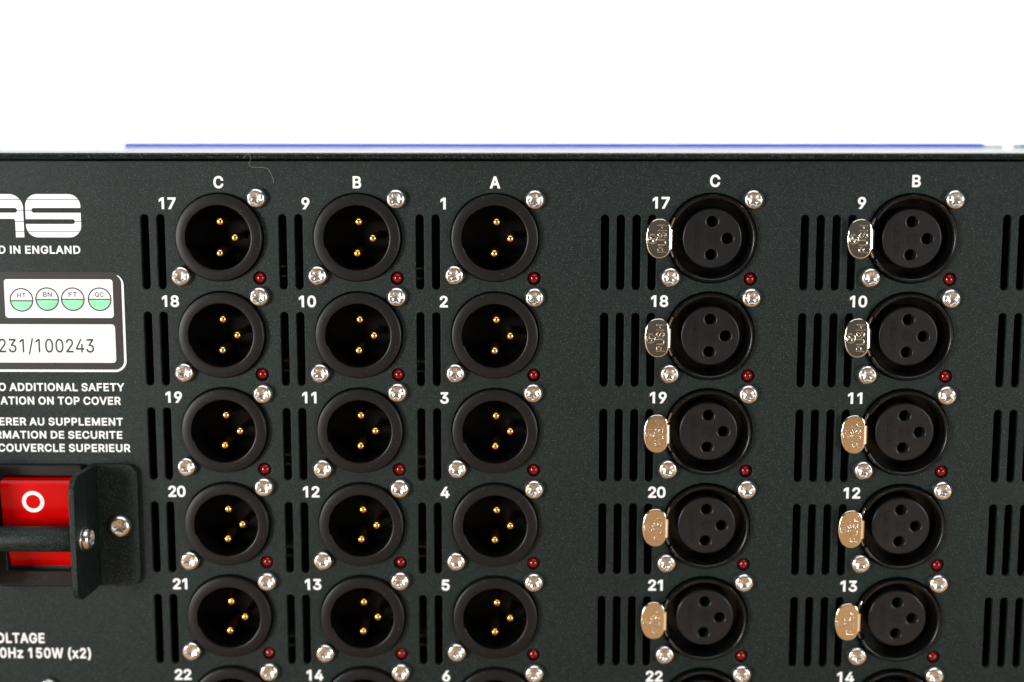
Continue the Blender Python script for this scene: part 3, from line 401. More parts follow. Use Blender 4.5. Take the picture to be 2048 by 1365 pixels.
def flatten(sp, n=6):
    """bezier outline -> points"""
    out = []
    for i in range(len(sp)):
        a, b = sp[i], sp[(i + 1) % len(sp)]
        p0, p1, p2, p3 = (a[2], a[3]), (a[4], a[5]), (b[0], b[1]), (b[2], b[3])
        d = math.hypot(p3[0] - p0[0], p3[1] - p0[1])
        dev = abs((p1[0] - p0[0]) * (p3[1] - p0[1]) - (p1[1] - p0[1]) * (p3[0] - p0[0])) + abs((p2[0] - p0[0]) * (p3[1] - p0[1]) - (p2[1] - p0[1]) * (p3[0] - p0[0]))
        m = 1 if d < 1e-6 or dev / d < 1.5 else n
        for j in range(m):
            t = j / m
            q = (1 - t) ** 3, 3 * t * (1 - t) ** 2, 3 * t * t * (1 - t), t ** 3
            c = (q[0] * p0[0] + q[1] * p1[0] + q[2] * p2[0] + q[3] * p3[0], q[0] * p0[1] + q[1] * p1[1] + q[2] * p2[1] + q[3] * p3[1])
            if not out or math.hypot(c[0] - out[-1][0], c[1] - out[-1][1]) > 1.0:
                out.append(c)
    if math.hypot(out[0][0] - out[-1][0], out[0][1] - out[-1][1]) < 1.0:
        out.pop()
    return out


def thicken(p, off):
    """push a closed outline outwards (outer loops run clockwise, counters the other way)"""
    if abs(off) < 1e-6:
        return p
    out = []
    n = len(p)
    for i in range(n):
        a, b, c = p[i - 1], p[i], p[(i + 1) % n]
        d1 = (b[0] - a[0], b[1] - a[1])
        d2 = (c[0] - b[0], c[1] - b[1])
        l1, l2 = math.hypot(*d1), math.hypot(*d2)
        n1 = (-d1[1] / l1, d1[0] / l1)
        n2 = (-d2[1] / l2, d2[0] / l2)
        mx, my = n1[0] + n2[0], n1[1] + n2[1]
        ml = mx * mx + my * my
        if ml < 0.5:
            out.append((b[0] + n1[0] * off, b[1] + n1[1] * off))
            out.append((b[0] + n2[0] * off, b[1] + n2[1] * off))
        else:
            out.append((b[0] + mx * 2 / ml * off, b[1] + my * 2 / ml * off))
    return out


def glyphs(polys, counts):
    out, i = [], 0
    for n in counts:
        out.append(polys[i:i + n])
        i += n
    return out


def winding_fill(letters, thick, h):
    """fill letters whose strokes may overlap: triangulate, keep what the outlines wind around"""
    bm = bmesh.new()
    for polys in letters:
        vs_, es = [], []
        for p in polys:
            n0 = len(vs_)
            vs_ += [Vector(q) for q in p]
            es += [(n0 + i, n0 + (i + 1) % len(p)) for i in range(len(p))]
        ov, oe, of, *_ = delaunay_2d_cdt(vs_, es, [], 0, 1e-5)
        bv = [bm.verts.new((v.x, v.y, h - thick)) for v in ov]
        keep = []
        for f in of:
            cx = sum(ov[i].x for i in f) / 3
            cy = sum(ov[i].y for i in f) / 3
            wn = 0
            for p in polys:
                for i in range(len(p)):
                    (ax, ay), (bx, by) = p[i - 1], p[i]
                    if (ay <= cy) != (by <= cy):
                        if ax + (cy - ay) / (by - ay) * (bx - ax) > cx:
                            wn += 1 if by > ay else -1
            if wn:
                keep.append(bm.faces.new([bv[i] for i in f]))
        ex = bmesh.ops.extrude_face_region(bm, geom=keep)
        for e in ex['geom']:
            if isinstance(e, bmesh.types.BMVert):
                e.co.z = h
    bmesh.ops.delete(bm, geom=[v for v in bm.verts if not v.link_faces], context='VERTS')
    return bm


def text_bm(s, cap, bold=1.0, width=None, xs=1.0, align='L', thick=0.03, h=0.035, bevel=0.0, space=0.0):
    """letters as outlines; cap = capital height; origin at the baseline; align L / C / R on the ink"""
    k = cap / (509.0 + (34.0 if bold else 0) * bold)
    off = 17.0 * bold
    bez, pen, sps_n = [], 0.0, []
    for c in s:
        if c == ' ':
            pen += 190
            continue
        adv, sps = GLYPH[c]
        sps_n.append(len(sps))
        for sp in sps:
            bez.append([[v + (pen if i % 2 == 0 else 0) for i, v in enumerate(p)] for p in sp])
        pen += adv + 30 * bold + space
    xsn = [p[2] for sp in bez for p in sp]
    lo, hi = min(xsn) - off, max(xsn) + off
    sx = k * xs
    if width:
        sx = width / (hi - lo)
    ax = {'L': lo, 'C': (lo + hi) / 2, 'R': hi}[align]
    # the outline is thickened at glyph scale, then squeezed to its printed width
    polys = [[(x * k, -y * k) for x, y in thicken(flatten(sp), off)] for sp in bez]
    Bm = curve_mesh(polys, thick=thick, bevel=bevel, h=h) if bevel else winding_fill(glyphs(polys, sps_n), thick, h)
    for v in Bm.verts:
        v.co.x = (v.co.x / k - ax) * sx
        v.co.y = v.co.y - off * k
    return Bm


def print_text(name, s, x, y, cap, parent, mat_=None, **kw):
    """a printed legend: baseline y, x by align"""
    bm = text_bm(s, cap, **kw)
    return put(name, finish(bm, mat_ or M_WHITE, smooth=False), V(x, y), parent)


# ------------------------------------------------------------------ setting
bm = bmesh.new()
add_box(bm, -700, 850, 212, 242, -420, 780, bevel=3)
tbl = put('table', finish(bm, M_TABLE), V(0, 0))
tag(tbl, kind='structure')
bm = bmesh.new()
prof = [(0, 240)]
pts = [(-440, 900), (-1000, 900)]
for i in range(13):
    t = math.radians(90 * i / 12)
    pts.append((-1000 - 600 * math.sin(t), 300 + 600 * math.cos(t)))
pts.append((-1600, -1600))
rows_ = [[bm.verts.new((x, y, h)) for (h, y) in pts] for x in (-2600, 2700)]
for i in range(len(pts) - 1):
    bm.faces.new((rows_[0][i], rows_[0][i + 1], rows_[1][i + 1], rows_[1][i]))
bd = put('backdrop', finish(bm, M_BACK, angle=60), V(0, 0))
tag(bd, kind='structure')

# ------------------------------------------------------------------ the rack unit
XM = (0.0, 35.72, 71.2)                 # upper screw of each column of male sockets
XF = (127.2, 178.55)                    # ... of female sockets
PITCH, NR = 25.42, 6
X0, X1, YB, YT = -143.0, 297.0, 206.0, -10.08
DEPTH = 330.0

unit = bpy.data.objects.new('audio_rack_unit', None)
COL.objects.link(unit)
place(unit, V(77, 212, -150))
tag(unit, 'dark green metal rack unit, its back crowded with round black audio sockets', 'audio unit')

# rear panel with every opening cut through
holes = []
for c in XM:
    for r in range(NR):
        y = r * PITCH
        holes.append(circle(c - 10.1, y + 10.0, 11.42, 64))
        for dx in (-29.5, -25.35):
            holes.append(stadium(c + dx, y + 4.1, y + 23.6, 2.08))
        if r < 5:
            holes.append(circle(c + 0.05, y + 20.6, 1.72, 28))
for c in XF:
    for r in range(NR):
        y = r * PITCH
        holes.append(circle(c - 10.3, y + 10.1, 11.62, 64))
        for dx in (-37.7, -33.65, -29.6, -25.55):
            holes.append(stadium(c + dx, y + 4.1, y + 23.6, 2.12))
        if r < 5:
            holes.append(circle(c - 0.1, y + 20.65, 1.72, 28))
for r in range(NR):
    for k in range(4):
        holes.append(stadium(192.5 + 4.07 * k, r * PITCH + 4.0, r * PITCH + 23.5, 2.12))
holes.append(circle(-40.0, 97.4, 1.3, 20))
bm = curve_mesh([[(X0, -9.6), (X1, -9.6), (X1, YB), (X0, YB)]] + holes, thick=1.6, bevel=0.22, h=0.0, bres=3)
panel = put('rear_panel', finish(bm, M_PAINT, angle=50), V(0, 0), unit)

# chassis body behind it, open at the front, with an added black sheet for shade
bm = bmesh.new()
add_box(bm, X0, X0 + 1.5, YT, YB, -DEPTH, -1.65)
add_box(bm, X1 - 1.5, X1, YT, YB, -DEPTH, -1.65)
add_box(bm, X0 + 1.5, X1 - 1.5, YB - 1.5, YB, -DEPTH, -1.65)
add_box(bm, X0 + 1.5, X1 - 1.5, YT, YB - 1.5, -DEPTH, -DEPTH + 1.5)
put('chassis', finish(bm, M_PAINT), V(0, 0), unit)
bm = bmesh.new()
add_box(bm, X0 + 3, X1 - 3, YT + 2, YB - 3, -42, -40)
put('shade_sheet', finish(bm, M_SHADE), V(0, 0), unit)  # black sheet added so the vents and the cover gap look dark
bm = bmesh.new()
prof_l = [(1.55, -10.10), (1.95, -10.25), (2.12, -10.55), (2.12, -11.30), (2.0, -11.55), (1.7, -11.72)]
ends = [(-DEPTH, -11.72), (-DEPTH, -10.10)]
loop = prof_l + ends
a_ = [bm.verts.new((X0 - 1, y, h)) for h, y in loop]
b_ = [bm.verts.new((X1 + 1, y, h)) for h, y in loop]
for i in range(len(loop)):
    j = (i + 1) % len(loop)
    bm.faces.new((a_[i], a_[j], b_[j], b_[i]))
bm.faces.new(a_)
bm.faces.new(b_)
put('top_cover', finish(bm, M_LID, angle=40), V(0, 0), unit)
for x in (-120, 274):
    for h in (-25, -300):
        bm = bmesh.new()
        rg = add_lathe(bm, [(0.01, 0), (9, 0), (10, 6), (0.01, 6)], 32)
        for v in bm.verts:
            v.co = (v.co.x, 6 - v.co.z, v.co.y)
        put('rubber_foot', finish(bm, M_RUBBER), V(x, 206, h), unit)


# small metal clips inside, just visible through some of the vents
bm = bmesh.new()
add_box(bm, 0, 3.6, 0, 0.4, -6, 0, mi=0)
add_box(bm, 0, 3.6, 2.6, 3.0, -6, 0, mi=0)
add_box(bm, 0, 3.6, 0.4, 2.6, -6, -5.6, mi=0)
ME_CLIP = finish(bm, M_CLIP, smooth=False)
for c in XM[1:]:
    for r in range(NR):
        put('terminal_clip', ME_CLIP, V(c - 31.3 + rnd.uniform(-.3, .3), r * PITCH + 18.4 + rnd.uniform(-.4, .4), -8), unit)


# ---- socket parts, built once
def star(k, r, a):
    return r if k not in (7, 8) else r * (0.95 + 0.105 * math.cos(6 * a))


def screw_mesh():
    bm = bmesh.new()
    prof = [(2.50, 0.0), (2.66, 0.18), (2.69, 0.70), (2.58, 1.22), (2.34, 1.62), (2.08, 1.84), (1.84, 1.93), (1.58, 1.94), (1.42, 1.15), (0.0, 0.60)]
    # shoulder rounding between the rim and the top
    rings = add_lathe(bm, prof, 60, radial=star)
    bmesh.ops.remove_doubles(bm, verts=bm.verts, dist=1e-4)
    return finish(bm, M_STEEL, angle=44)


def pin_mesh():
    bm = bmesh.new()
    add_lathe(bm, [(1.08, -11.5), (1.08, -0.05), (1.02, 0.36), (0.82, 0.70), (0.48, 0.90), (0.0, 0.96)], 28)
    bmesh.ops.remove_doubles(bm, verts=bm.verts, dist=1e-4)
    return finish(bm, M_GOLD, angle=60)


def male_mesh():
    bm = bmesh.new()

    def rad(k, r, a):
        # key slot in the bore, upper left
        d = math.degrees(a) % 360
        return r + 0.55 * (1 if 135 < d < 197 else 0) if k in (7, 8, 9) else r
    prof = [(11.15, -9.0), (11.15, 1.60), (11.11, 1.70), (10.92, 1.79), (10.80, 1.83), (8.72, 1.96), (8.60, 1.94), (8.42, 1.86), (8.36, 1.4), (8.30, -11.0)]
    rings = add_lathe(bm, prof, 96, radial=rad)
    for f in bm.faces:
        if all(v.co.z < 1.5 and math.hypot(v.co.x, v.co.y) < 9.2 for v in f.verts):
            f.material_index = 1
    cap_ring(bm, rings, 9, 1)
    # latch key rib at the right of the bore
    add_box(bm, 7.75, 8.5, -0.45, 0.45, -9, 0.9, mi=1)
    return finish(bm, [M_SHELL, M_CUP], angle=40)


def female_mesh():
    bm = bmesh.new()
    rim = [(11.30, -6.0), (11.30, 1.35), (11.22, 1.72), (11.00, 1.98), (10.72, 2.02), (10.42, 1.88), (10.22, 1.5), (10.15, 0.9), (9.95, -7.0)]
    add_lathe(bm, rim, 84, -151, 151)
    low = [(11.25, -6.2), (11.25, -1.0), (10.1, -1.0), (9.95, -7.5)]
    add_lathe(bm, low, 24, 151.2, 208.8)
    rings = add_lathe(bm, [(11.2, -6.4), (11.2, -7.4), (7.0, -7.4)], 48)
    cap_ring(bm, rings, 2)
    return finish(bm, M_FEM, angle=40)


def insert_mesh():
    R_ = 7.72
    out = circle(0, 0, R_, 72)
    hs = [circle(-0.05, -4.35, 1.40, 32), circle(3.95, 0.05, 1.40, 32), circle(-0.25, 4.25, 1.40, 32)]
    bm = curve_mesh([out] + hs, thick=6.6, bevel=0.42, h=0.0, bres=3)
    # raised lettering and maker's ring
    merge(bm, text_bm('NEUTRIK', 1.15, bold=0.2, width=8.6, align='C', thick=0.26, h=0.16), 0, Matrix.Translation((-3.85, 0.1, 0)) @ Matrix.Rotation(math.radians(-90), 4, 'Z') @ Matrix.Translation((0, 0.5, 0)))
    merge(bm, curve_mesh([circle(0.15, 0, 1.45, 32), circle(0.15, 0, 1.2, 32)], thick=0.26, h=0.16), 0)
    merge(bm, curve_mesh([circle(0.15, 0, 0.85, 24), circle(0.15, 0, 0.6, 24)], thick=0.16, h=0.09), 0)
    merge(bm, curve_mesh([[(0.05, -0.9), (0.25, -0.9), (0.25, 0.9), (0.05, 0.9)]], thick=0.14, h=0.08), 0)
    for t_, x, y in (('1', 1.35, -5.4), ('2', 4.6, 2.4), ('3', 1.3, 5.6)):
        merge(bm, text_bm(t_, 0.8, bold=0.2, align='C', thick=0.14, h=0.08), 0, Matrix.Translation((x, y, 0)) @ Matrix.Rotation(math.radians(-90), 4, 'Z'))
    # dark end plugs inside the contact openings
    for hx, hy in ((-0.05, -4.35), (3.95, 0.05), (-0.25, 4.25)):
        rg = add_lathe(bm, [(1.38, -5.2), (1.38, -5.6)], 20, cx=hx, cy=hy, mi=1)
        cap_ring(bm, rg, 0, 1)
    return finish(bm, [M_INSERT, M_CUP], angle=40)


def tab_mesh():
    z = [(540, 165), (610, 180), (670, 222), (704, 285), (714, 360), (716, 540), (712, 715), (700, 775), (665, 838), (605, 880), (530, 897), (455, 882), (388, 830), (343, 750), (317, 650), (305, 540), (313, 430), (336, 325), (382, 235), (452, 182)]
    P_ = [(-17.1 + ((x - 1529) / 71.6 + 17.1) * 1.11, (y - 531) / 71.6) for x, y in z]
    # smooth outline (closed Catmull-Rom)
    out = []
    n = len(P_)
    for i in range(n):
        p0, p1, p2, p3 = P_[i - 1], P_[i], P_[(i + 1) % n], P_[(i + 2) % n]
        for j in range(5):
            t = j / 5
            out.append(tuple(0.5 * (2 * p1[d] + (p2[d] - p0[d]) * t + (2 * p0[d] - 5 * p1[d] + 4 * p2[d] - p3[d]) * t * t + (3 * p1[d] - p0[d] - 3 * p2[d] + p3[d]) * t ** 3) for d in (0, 1)))
    bm = curve_mesh([out], thick=0.9, bevel=0.34, h=0.0, bres=4)
    # embossed word and round mark
    def low(src, up):
        # flatten the rounded relief so its slopes stay gentle
        for v in src.verts:
            v.co.z = up + (v.co.z - up) * 0.42 if v.co.z > up - 0.2 else v.co.z
        return src
    merge(bm, low(text_bm('PUSH', 2.1, bold=0.15, width=7.1, align='C', thick=0.44, h=0.10, bevel=0.105), 0.10 - 0.11), 0, Matrix.Translation((-11.95, -0.02, 0)) @ Matrix.Rotation(math.radians(-90), 4, 'Z'))
    cx, cy = -15.45, 0.1
    parts_ = [[circle(cx, cy, 1.28, 36), circle(cx, cy, 0.98, 36)], [rrect(cx - 0.64, cx + 0.64, cy - 0.05, cy + 0.21, 0.08, 3)],
              [rrect(cx - 0.48, cx - 0.22, cy - 0.64, cy - 0.10, 0.08, 3)], [rrect(cx + 0.10, cx + 0.36, cy + 0.26, cy + 0.74, 0.08, 3)]]
    for p_ in parts_:
        merge(bm, low(curve_mesh(p_, thick=0.40, bevel=0.10, h=0.10), -0.01), 0)
    # neck: the plate rolls over and dives into the socket
    prof = [(-11.10, -0.02), (-11.0, -0.04), (-10.80, -0.09), (-10.58, -0.16), (-10.36, -0.25), (-10.20, -0.38), (-10.10, -0.70), (-10.08, -6.0)]
    y0, y1 = -2.33, 2.55
    top = [[bm.verts.new((x, y, h)) for x, h in prof] for y in (y0, y1)]
    inn = [[bm.verts.new((x - 0.35 * (0.3 + i / 6), y, h - 0.5 * (1 - i / 7))) for i, (x, h) in enumerate(prof)] for y in (y0, y1)]
    for i in range(len(prof) - 1):
        bm.faces.new((top[0][i], top[0][i + 1], top[1][i + 1], top[1][i]))
        bm.faces.new((inn[0][i], inn[1][i], inn[1][i + 1], inn[0][i + 1]))
        for s_ in (0, 1):
            bm.faces.new((top[s_][i], top[s_][i + 1], inn[s_][i + 1], inn[s_][i]))
    # spring arms lying along the rim
    for a0, a1 in ((152.0, 167.0), (194.5, 206.5)):
        add_lathe(bm, [(11.34, -4.4), (11.32, -2.3), (11.18, -1.9), (10.95, -1.75), (10.72, -1.9), (10.56, -2.3), (10.56, -4.4)], 10, a0, a1)
    return finish(bm, M_NICKEL, angle=50)


def led_mesh():
    bm = bmesh.new()
    prof = [(1.56, -4.0), (1.56, -1.15)] + [(1.56 * math.cos(math.radians(a)), -1.15 + 1.5 * math.sin(math.radians(a))) for a in range(8, 90, 8)] + [(0.0, 0.35)]
    add_lathe(bm, prof, 36)
    bmesh.ops.remove_doubles(bm, verts=bm.verts, dist=1e-4)
    return finish(bm, M_LED, angle=60)


ME_SCREW, ME_PIN, ME_MALE, ME_FEM, ME_INS, ME_TAB, ME_LED = screw_mesh(), pin_mesh(), male_mesh(), female_mesh(), insert_mesh(), tab_mesh(), led_mesh()


def jit(s):
    return rnd.uniform(-s, s)


def screw(loc, parent):
    return put('screw', ME_SCREW, loc, parent, (jit(0.02), math.radians(rnd.uniform(0, 60)), jit(0.02)))


ROWN = {'C': 17, 'B': 9, 'A': 1}
for ci, c in enumerate(XM):
    for r in range(NR):
        y = r * PITCH
        w = V(c - 10.1, y + 10.0)
        s = put('male_socket', ME_MALE, w, unit, (0, math.radians(jit(1.5)), 0))
        for px, py in ((0.35, -4.1), (4.0, 0.15), (-0.05, 4.08)):
            put('pin', ME_PIN, w + V(px, py), s, (0, math.radians(rnd.uniform(0, 360)), 0))
        screw(w + V(10.1 + jit(.1), -10.0 + jit(.1)), s)
        screw(w + V(-10.28 + jit(.1), 9.9 + jit(.1)), s)
        if r < 5:
            put('indicator_light', ME_LED, V(c + 0.05 + jit(.06), y + 20.6 + jit(.06), -0.25 + jit(.2)), unit)
for ci, c in enumerate(XF):
    for r in range(NR):
        y = r * PITCH
        w = V(c - 10.3, y + 10.1)
        s = put('female_socket', ME_FEM, w, unit)
        put('insert', ME_INS, w + V(0.3, 0.1, -0.9), s)
        tb = put('release_tab', ME_TAB, w + V(jit(.08), jit(.08), 3.0 + jit(.15)), s, (math.radians(jit(1.2)), math.radians(jit(0.6)), math.radians(jit(1.2))))
        screw(w + V(10.3 + jit(.1), -10.1 + jit(.1)), s)
        screw(w + V(-10.42 + jit(.1), 9.9 + jit(.1)), s)
        if r < 5:
            put('indicator_light', ME_LED, V(c - 0.1 + jit(.06), y + 20.65 + jit(.06), -0.25 + jit(.2)), unit)

# ------------------------------------------------------------------ printed legends
for c, first, letter in zip(XM, (17, 9, 1), 'CBA'):
    print_text('column_letter', letter, c - 10.05, -2.62, 3.12, unit, align='C', bold=1.5, xs=0.95)
    for r in range(NR):
        print_text('channel_number', str(first + r), c - 23.4, r * PITCH + 1.2 + 1.55, 3.02, unit, align='C', bold=1.5, xs=1.03, space=-66)
for c, first, letter in zip(XF, (17, 9), 'CB'):
    print_text('column_letter', letter, c - 9.7, -3.05, 3.12, unit, align='C', bold=1.5, xs=0.95)
    for r in range(NR):
        print_text('channel_number', str(first + r), c - 23.4, r * PITCH + 0.95 + 1.55, 3.02, unit, align='C', bold=1.5, xs=1.03, space=-66)

# maker's striped logo: only its last two letters reach into the picture
T0, T1, T2, T3, T4 = -1.08, 0.31, 3.08, 5.95, 8.62
LB = 10.09


def band(poly, y0, y1):
    """clip a polygon to y0..y1 (Sutherland-Hodgman on two lines)"""
    def clip(p, yy, keep_below):
        out = []
        for i in range(len(p)):
            a, b = p[i - 1], p[i]
            ina = (a[1] >= yy) if keep_below else (a[1] <= yy)
            inb = (b[1] >= yy) if keep_below else (b[1] <= yy)
            if ina != inb:
                t = (yy - a[1]) / (b[1] - a[1])
                out.append((a[0] + (b[0] - a[0]) * t, yy))
            if inb:
                out.append(b)
        return out
    q = clip(poly, y0, True)
    return clip(q, y1, False) if len(q) > 2 else []


g = 0.085                                # half the width of the thin lines
bm = bmesh.new()
SX0, SX1 = -60.28, -45.95
Sbody = rrect(SX0, SX1, T0, LB, 3.1, 12)
cutS1 = (2.48, 3.72, SX0 + 2.1, None)    # upper opening, open to the right
cutS2 = (5.38, 6.63, None, SX1 - 2.1)    # lower opening, open to the left
def add_poly(p):
    if len(p) > 2:
        merge(bm, curve_mesh([p], thick=0.03, h=0.035), 0)
for y0, y1 in ((T0, T1 - g), (T1 + g, 2.48), (3.72, 5.38), (6.63, T4 - g), (T4 + g, LB)):
    add_poly(band(Sbody, y0, y1))
for (y0, y1, lim, left) in ((2.48, 3.72, SX0 + 2.2, True), (5.38, 6.63, SX1 - 2.2, False)):
    ym = (y0 + y1) / 2
    r_ = (y1 - y0) / 2
    for a0, a1, sgn in ((y0, ym - g, -1), (ym + g, y1, 1)):
        arc = []
        for i in range(9):
            t = i / 8
            yy = a0 + (a1 - a0) * t
            dx = math.sqrt(max(0, r_ * r_ - (yy - ym) ** 2))
            arc.append((lim + (-dx if left else dx), yy))
        if left:
            add_poly([(SX0, a0)] + arc + [(SX0, a1)])
        else:
            add_poly([(SX1, a0)] + arc + [(SX1, a1)])
# the letter before it: rounded top, one bar, an open foot
AX0, AX1 = -75.4, -60.84
Abody = rrect(AX0, AX1, T0, LB, (3.6, 3.6, 0, 0), 12)
for y0, y1 in ((T0, T1 - g), (T1 + g, 2.48), (3.72, 5.30)):
    add_poly(band(Abody, y0, y1))
for sx in (0, 1):
    lx = AX0 if sx == 0 else AX1
    inn = AX0 + 2.2 if sx == 0 else AX1 - 2.2
    s1 = 1 if sx == 0 else -1
    for a0, a1 in ((2.48, 3.10 - g), (3.10 + g, 3.72)):
        arc = []
        for i in range(9):
            yy = a0 + (a1 - a0) * i / 8
            dx = math.sqrt(max(0, 0.62 ** 2 - (yy - 3.10) ** 2))
            arc.append((inn - s1 * dx, yy))
        add_poly([(lx, a0)] + arc + [(lx, a1)])
    add_poly([(lx, 5.30), (inn + s1 * 0.35, 5.30), (inn + s1 * 0.1, 5.55), (inn, 5.95 - g), (lx, 5.95 - g)])
    for a0, a1 in ((5.95 + g, T4 - g), (T4 + g, LB)):
        add_poly([(lx, a0), (inn, a0), (inn, a1), (lx, a1)])
put('logo', finish(bm, M_WHITE, smooth=False), V(0, 0), unit)

print_text('origin_legend', 'D IN ENGLAND', -46.45, 14.34, 2.08, unit, align='R', bold=1.3, width=21.3)
nt_ = (('O ADDITIONAL SAFETY', -36.4, 50.55, 2.13, 33.2), ('ATION ON TOP COVER', -37.45, 54.18, 2.13, 31.8),
       ('ERER AU SUPPLEMENT', -37.08, 59.77, 2.08, 32.8), ('RMATION DE SECURITE', -37.4, 63.32, 2.06, 33.6), ('COUVERCLE SUPERIEUR', -35.4, 66.88, 2.13, 35.1))
bm = bmesh.new()
for s_, x, y, cap, wd in nt_[:2]:
    merge(bm, text_bm(s_, cap, align='R', bold=1.3, width=wd), 0, Matrix.Translation((x, y, 0)))
put('safety_notice', finish(bm, M_WHITE, smooth=False), V(0, 0), unit)
bm = bmesh.new()
for s_, x, y, cap, wd in nt_[2:]:
    merge(bm, text_bm(s_, cap, align='R', bold=1.3, width=wd), 0, Matrix.Translation((x, y, 0)))
put('safety_notice', finish(bm, M_WHITE, smooth=False), V(0, 0), unit)
bm = bmesh.new()
merge(bm, text_bm('OLTAGE', 2.82, align='R', bold=1.4, width=13.1), 0, Matrix.Translation((-60.6, 119.7, 0)))
merge(bm, text_bm('0Hz 150W (x2)', 2.9, align='R', bold=1.4, width=24.7), 0, Matrix.Translation((-48.2, 123.92, 0)))
put('voltage_legend', finish(bm, M_WHITE, smooth=False), V(0, 0), unit)

# ------------------------------------------------------------------ serial label
LX0, LX1, LY0, LY1 = -128.0, -35.42, 19.15, 45.45
lab = put('serial_label', finish(curve_mesh([rrect(LX0, LX1, LY0, LY1, 3.0, 10)], thick=0.10, h=0.11), M_LABELBLACK, smooth=False), V(0, 0), unit)
# white keyline down the right and along the bottom, thinning out towards its top end
o_, i_ = [], []
for k in range(9):
    t = math.radians(62 - 62 * k / 8)
    wd = 0.18 + 0.42 * k / 8
    cx_, cy_ = LX1 - 3.1, LY0 + 3.4
    o_.append((cx_ + 3.05 * math.cos(t), cy_ - 3.05 * math.sin(t)))
    i_.append((cx_ + (3.05 - wd) * math.cos(t), cy_ - (3.05 - wd) * math.sin(t)))
for k in range(11):
    t = math.radians(-90 * k / 10)
    cx_, cy_ = LX1 - 3.1, LY1 - 3.1
    o_.append((cx_ + 3.05 * math.cos(t), cy_ - 3.05 * math.sin(t)))
    i_.append((cx_ + (3.05 - 0.6) * math.cos(t), cy_ - (3.05 - 0.6) * math.sin(t)))
o_.append((LX0 + 1, LY1 - 0.05))
i_.append((LX0 + 1, LY1 - 0.65))
put('keyline', finish(curve_mesh([o_ + i_[::-1]], thick=0.02, h=0.145), M_LABELWHITE, smooth=False), V(0, 0), lab)
put('label_field', finish(curve_mesh([rrect(-66.75, -38.36, 20.98, 31.1, 0.75, 6)], thick=0.02, h=0.145), M_LABELWHITE, smooth=False), V(0, 0), lab)
put('label_field', finish(curve_mesh([rrect(-112, -38.17, 32.8, 42.95, 0.9, 6)], thick=0.02, h=0.145), M_LABELWHITE, smooth=False), V(0, 0), lab)
for cx_, tx, dv, t_ in ((-62.35, -62.3, 26.62, 'HT'), (-55.62, -55.5, 26.32, 'BN'), (-48.9, -48.85, 26.22, 'FT'), (-41.88, -41.9, 26.2, 'QC')):
    cy_ = 26.4 if t_ == 'HT' else 26.2
    bm = curve_mesh([circle(cx_, cy_, 3.12, 48), circle(cx_, cy_, 2.78, 48)], thick=0.01, h=0.165)
    lo = band(circle(cx_, cy_, 2.83, 48), dv + 0.12, cy_ + 4)
    merge(bm, curve_mesh([lo], thick=0.01, h=0.162), 1)
    hw = math.sqrt(2.9 ** 2 - (dv - cy_) ** 2)
    merge(bm, curve_mesh([[(cx_ - hw, dv - 0.15), (cx_ + hw, dv - 0.15), (cx_ + hw, dv + 0.15), (cx_ - hw, dv + 0.15)]], thick=0.01, h=0.167), 0)
    merge(bm, text_bm(t_, 1.26, align='C', bold=0.75, width=2.25, thick=0.01, h=0.165), 0, Matrix.Translation((tx, cy_ - 0.6, 0)))
    put('check_stamp', finish(bm, [M_INK, M_GREEN], smooth=False), V(0, 0), lab)
print_text('serial_number', '231/100243', -43.85, 40.27, 3.62, lab, M_INK, align='R', bold=0.4, width=25.1, thick=0.01, h=0.165)

# ------------------------------------------------------------------ power switch and its guard
bm = curve_mesh([rrect(-71.4, -47.7, 70.1, 103.2, 1.2, 5), rrect(-68.8, -50.0, 73.0, 98.9, 0.5, 4)], thick=3.0, bevel=0.35, h=2.2)
sw = put('power_switch', finish(bm, M_SHELL, angle=40), V(0, 0), unit)
bm = bmesh.new()
add_box(bm, -70, -49, 71.5, 101, -1, -0.6)
prof = [(-0.4, 73.25), (4.6, 73.6), (5.35, 74.2), (5.45, 74.7), (4.45, 86.0), (4.2, 86.8), (0.3, 97.4), (0.0, 98.0), (-0.4, 98.3)]
aa = [bm.verts.new((-68.55, y, h)) for h, y in prof]
bb = [bm.verts.new((-50.25, y, h)) for h, y in prof]
for i in range(len(prof)):
    j = (i + 1) % len(prof)
    bm.faces.new((aa[i], aa[j], bb[j], bb[i]))
bm.faces.new(aa)
bm.faces.new(bb)
rk = put('rocker', finish(bm, M_RED, angle=25), V(0, 0), sw)
bm = curve_mesh([circle(0, 0, 2.95, 48), circle(0, 0, 1.9, 48)], thick=0.06, h=0.05)
put('off_mark', finish(bm, M_WHITE, smooth=False), V(-60.15, 79.15, 5.05), sw, (math.radians(5.4), 0, 0))

def bracket_mesh(sg, fx):
    bm = bmesh.new()
    # plate against the panel
    pl = curve_mesh([[(fx + sg * (x), y) for x, y in rrect(-0.2, 10.6, 69.95, 103.0, (0, 3.0, 3.0, 0), 8)]], thick=1.5, bevel=0.2, h=1.55)
    merge(bm, pl, 0)
    # upright flange, rounded at its outer corners, leaning a little outwards
    fl = curve_mesh([rrect(-0.6, 16.2, 69.95, 103.0, (0.5, 4.2, 4.2, 0.5), 10)], thick=1.55, bevel=0.22, h=0.0)
    for v in fl.verts:
        hh, y, t = v.co
        v.co = (fx - sg * 0.1 + t - sg * 1.35 * max(0, hh) / 16.0, y, hh + 0.8)
    merge(bm, fl, 0)
    return finish(bm, M_PAINT, angle=40)


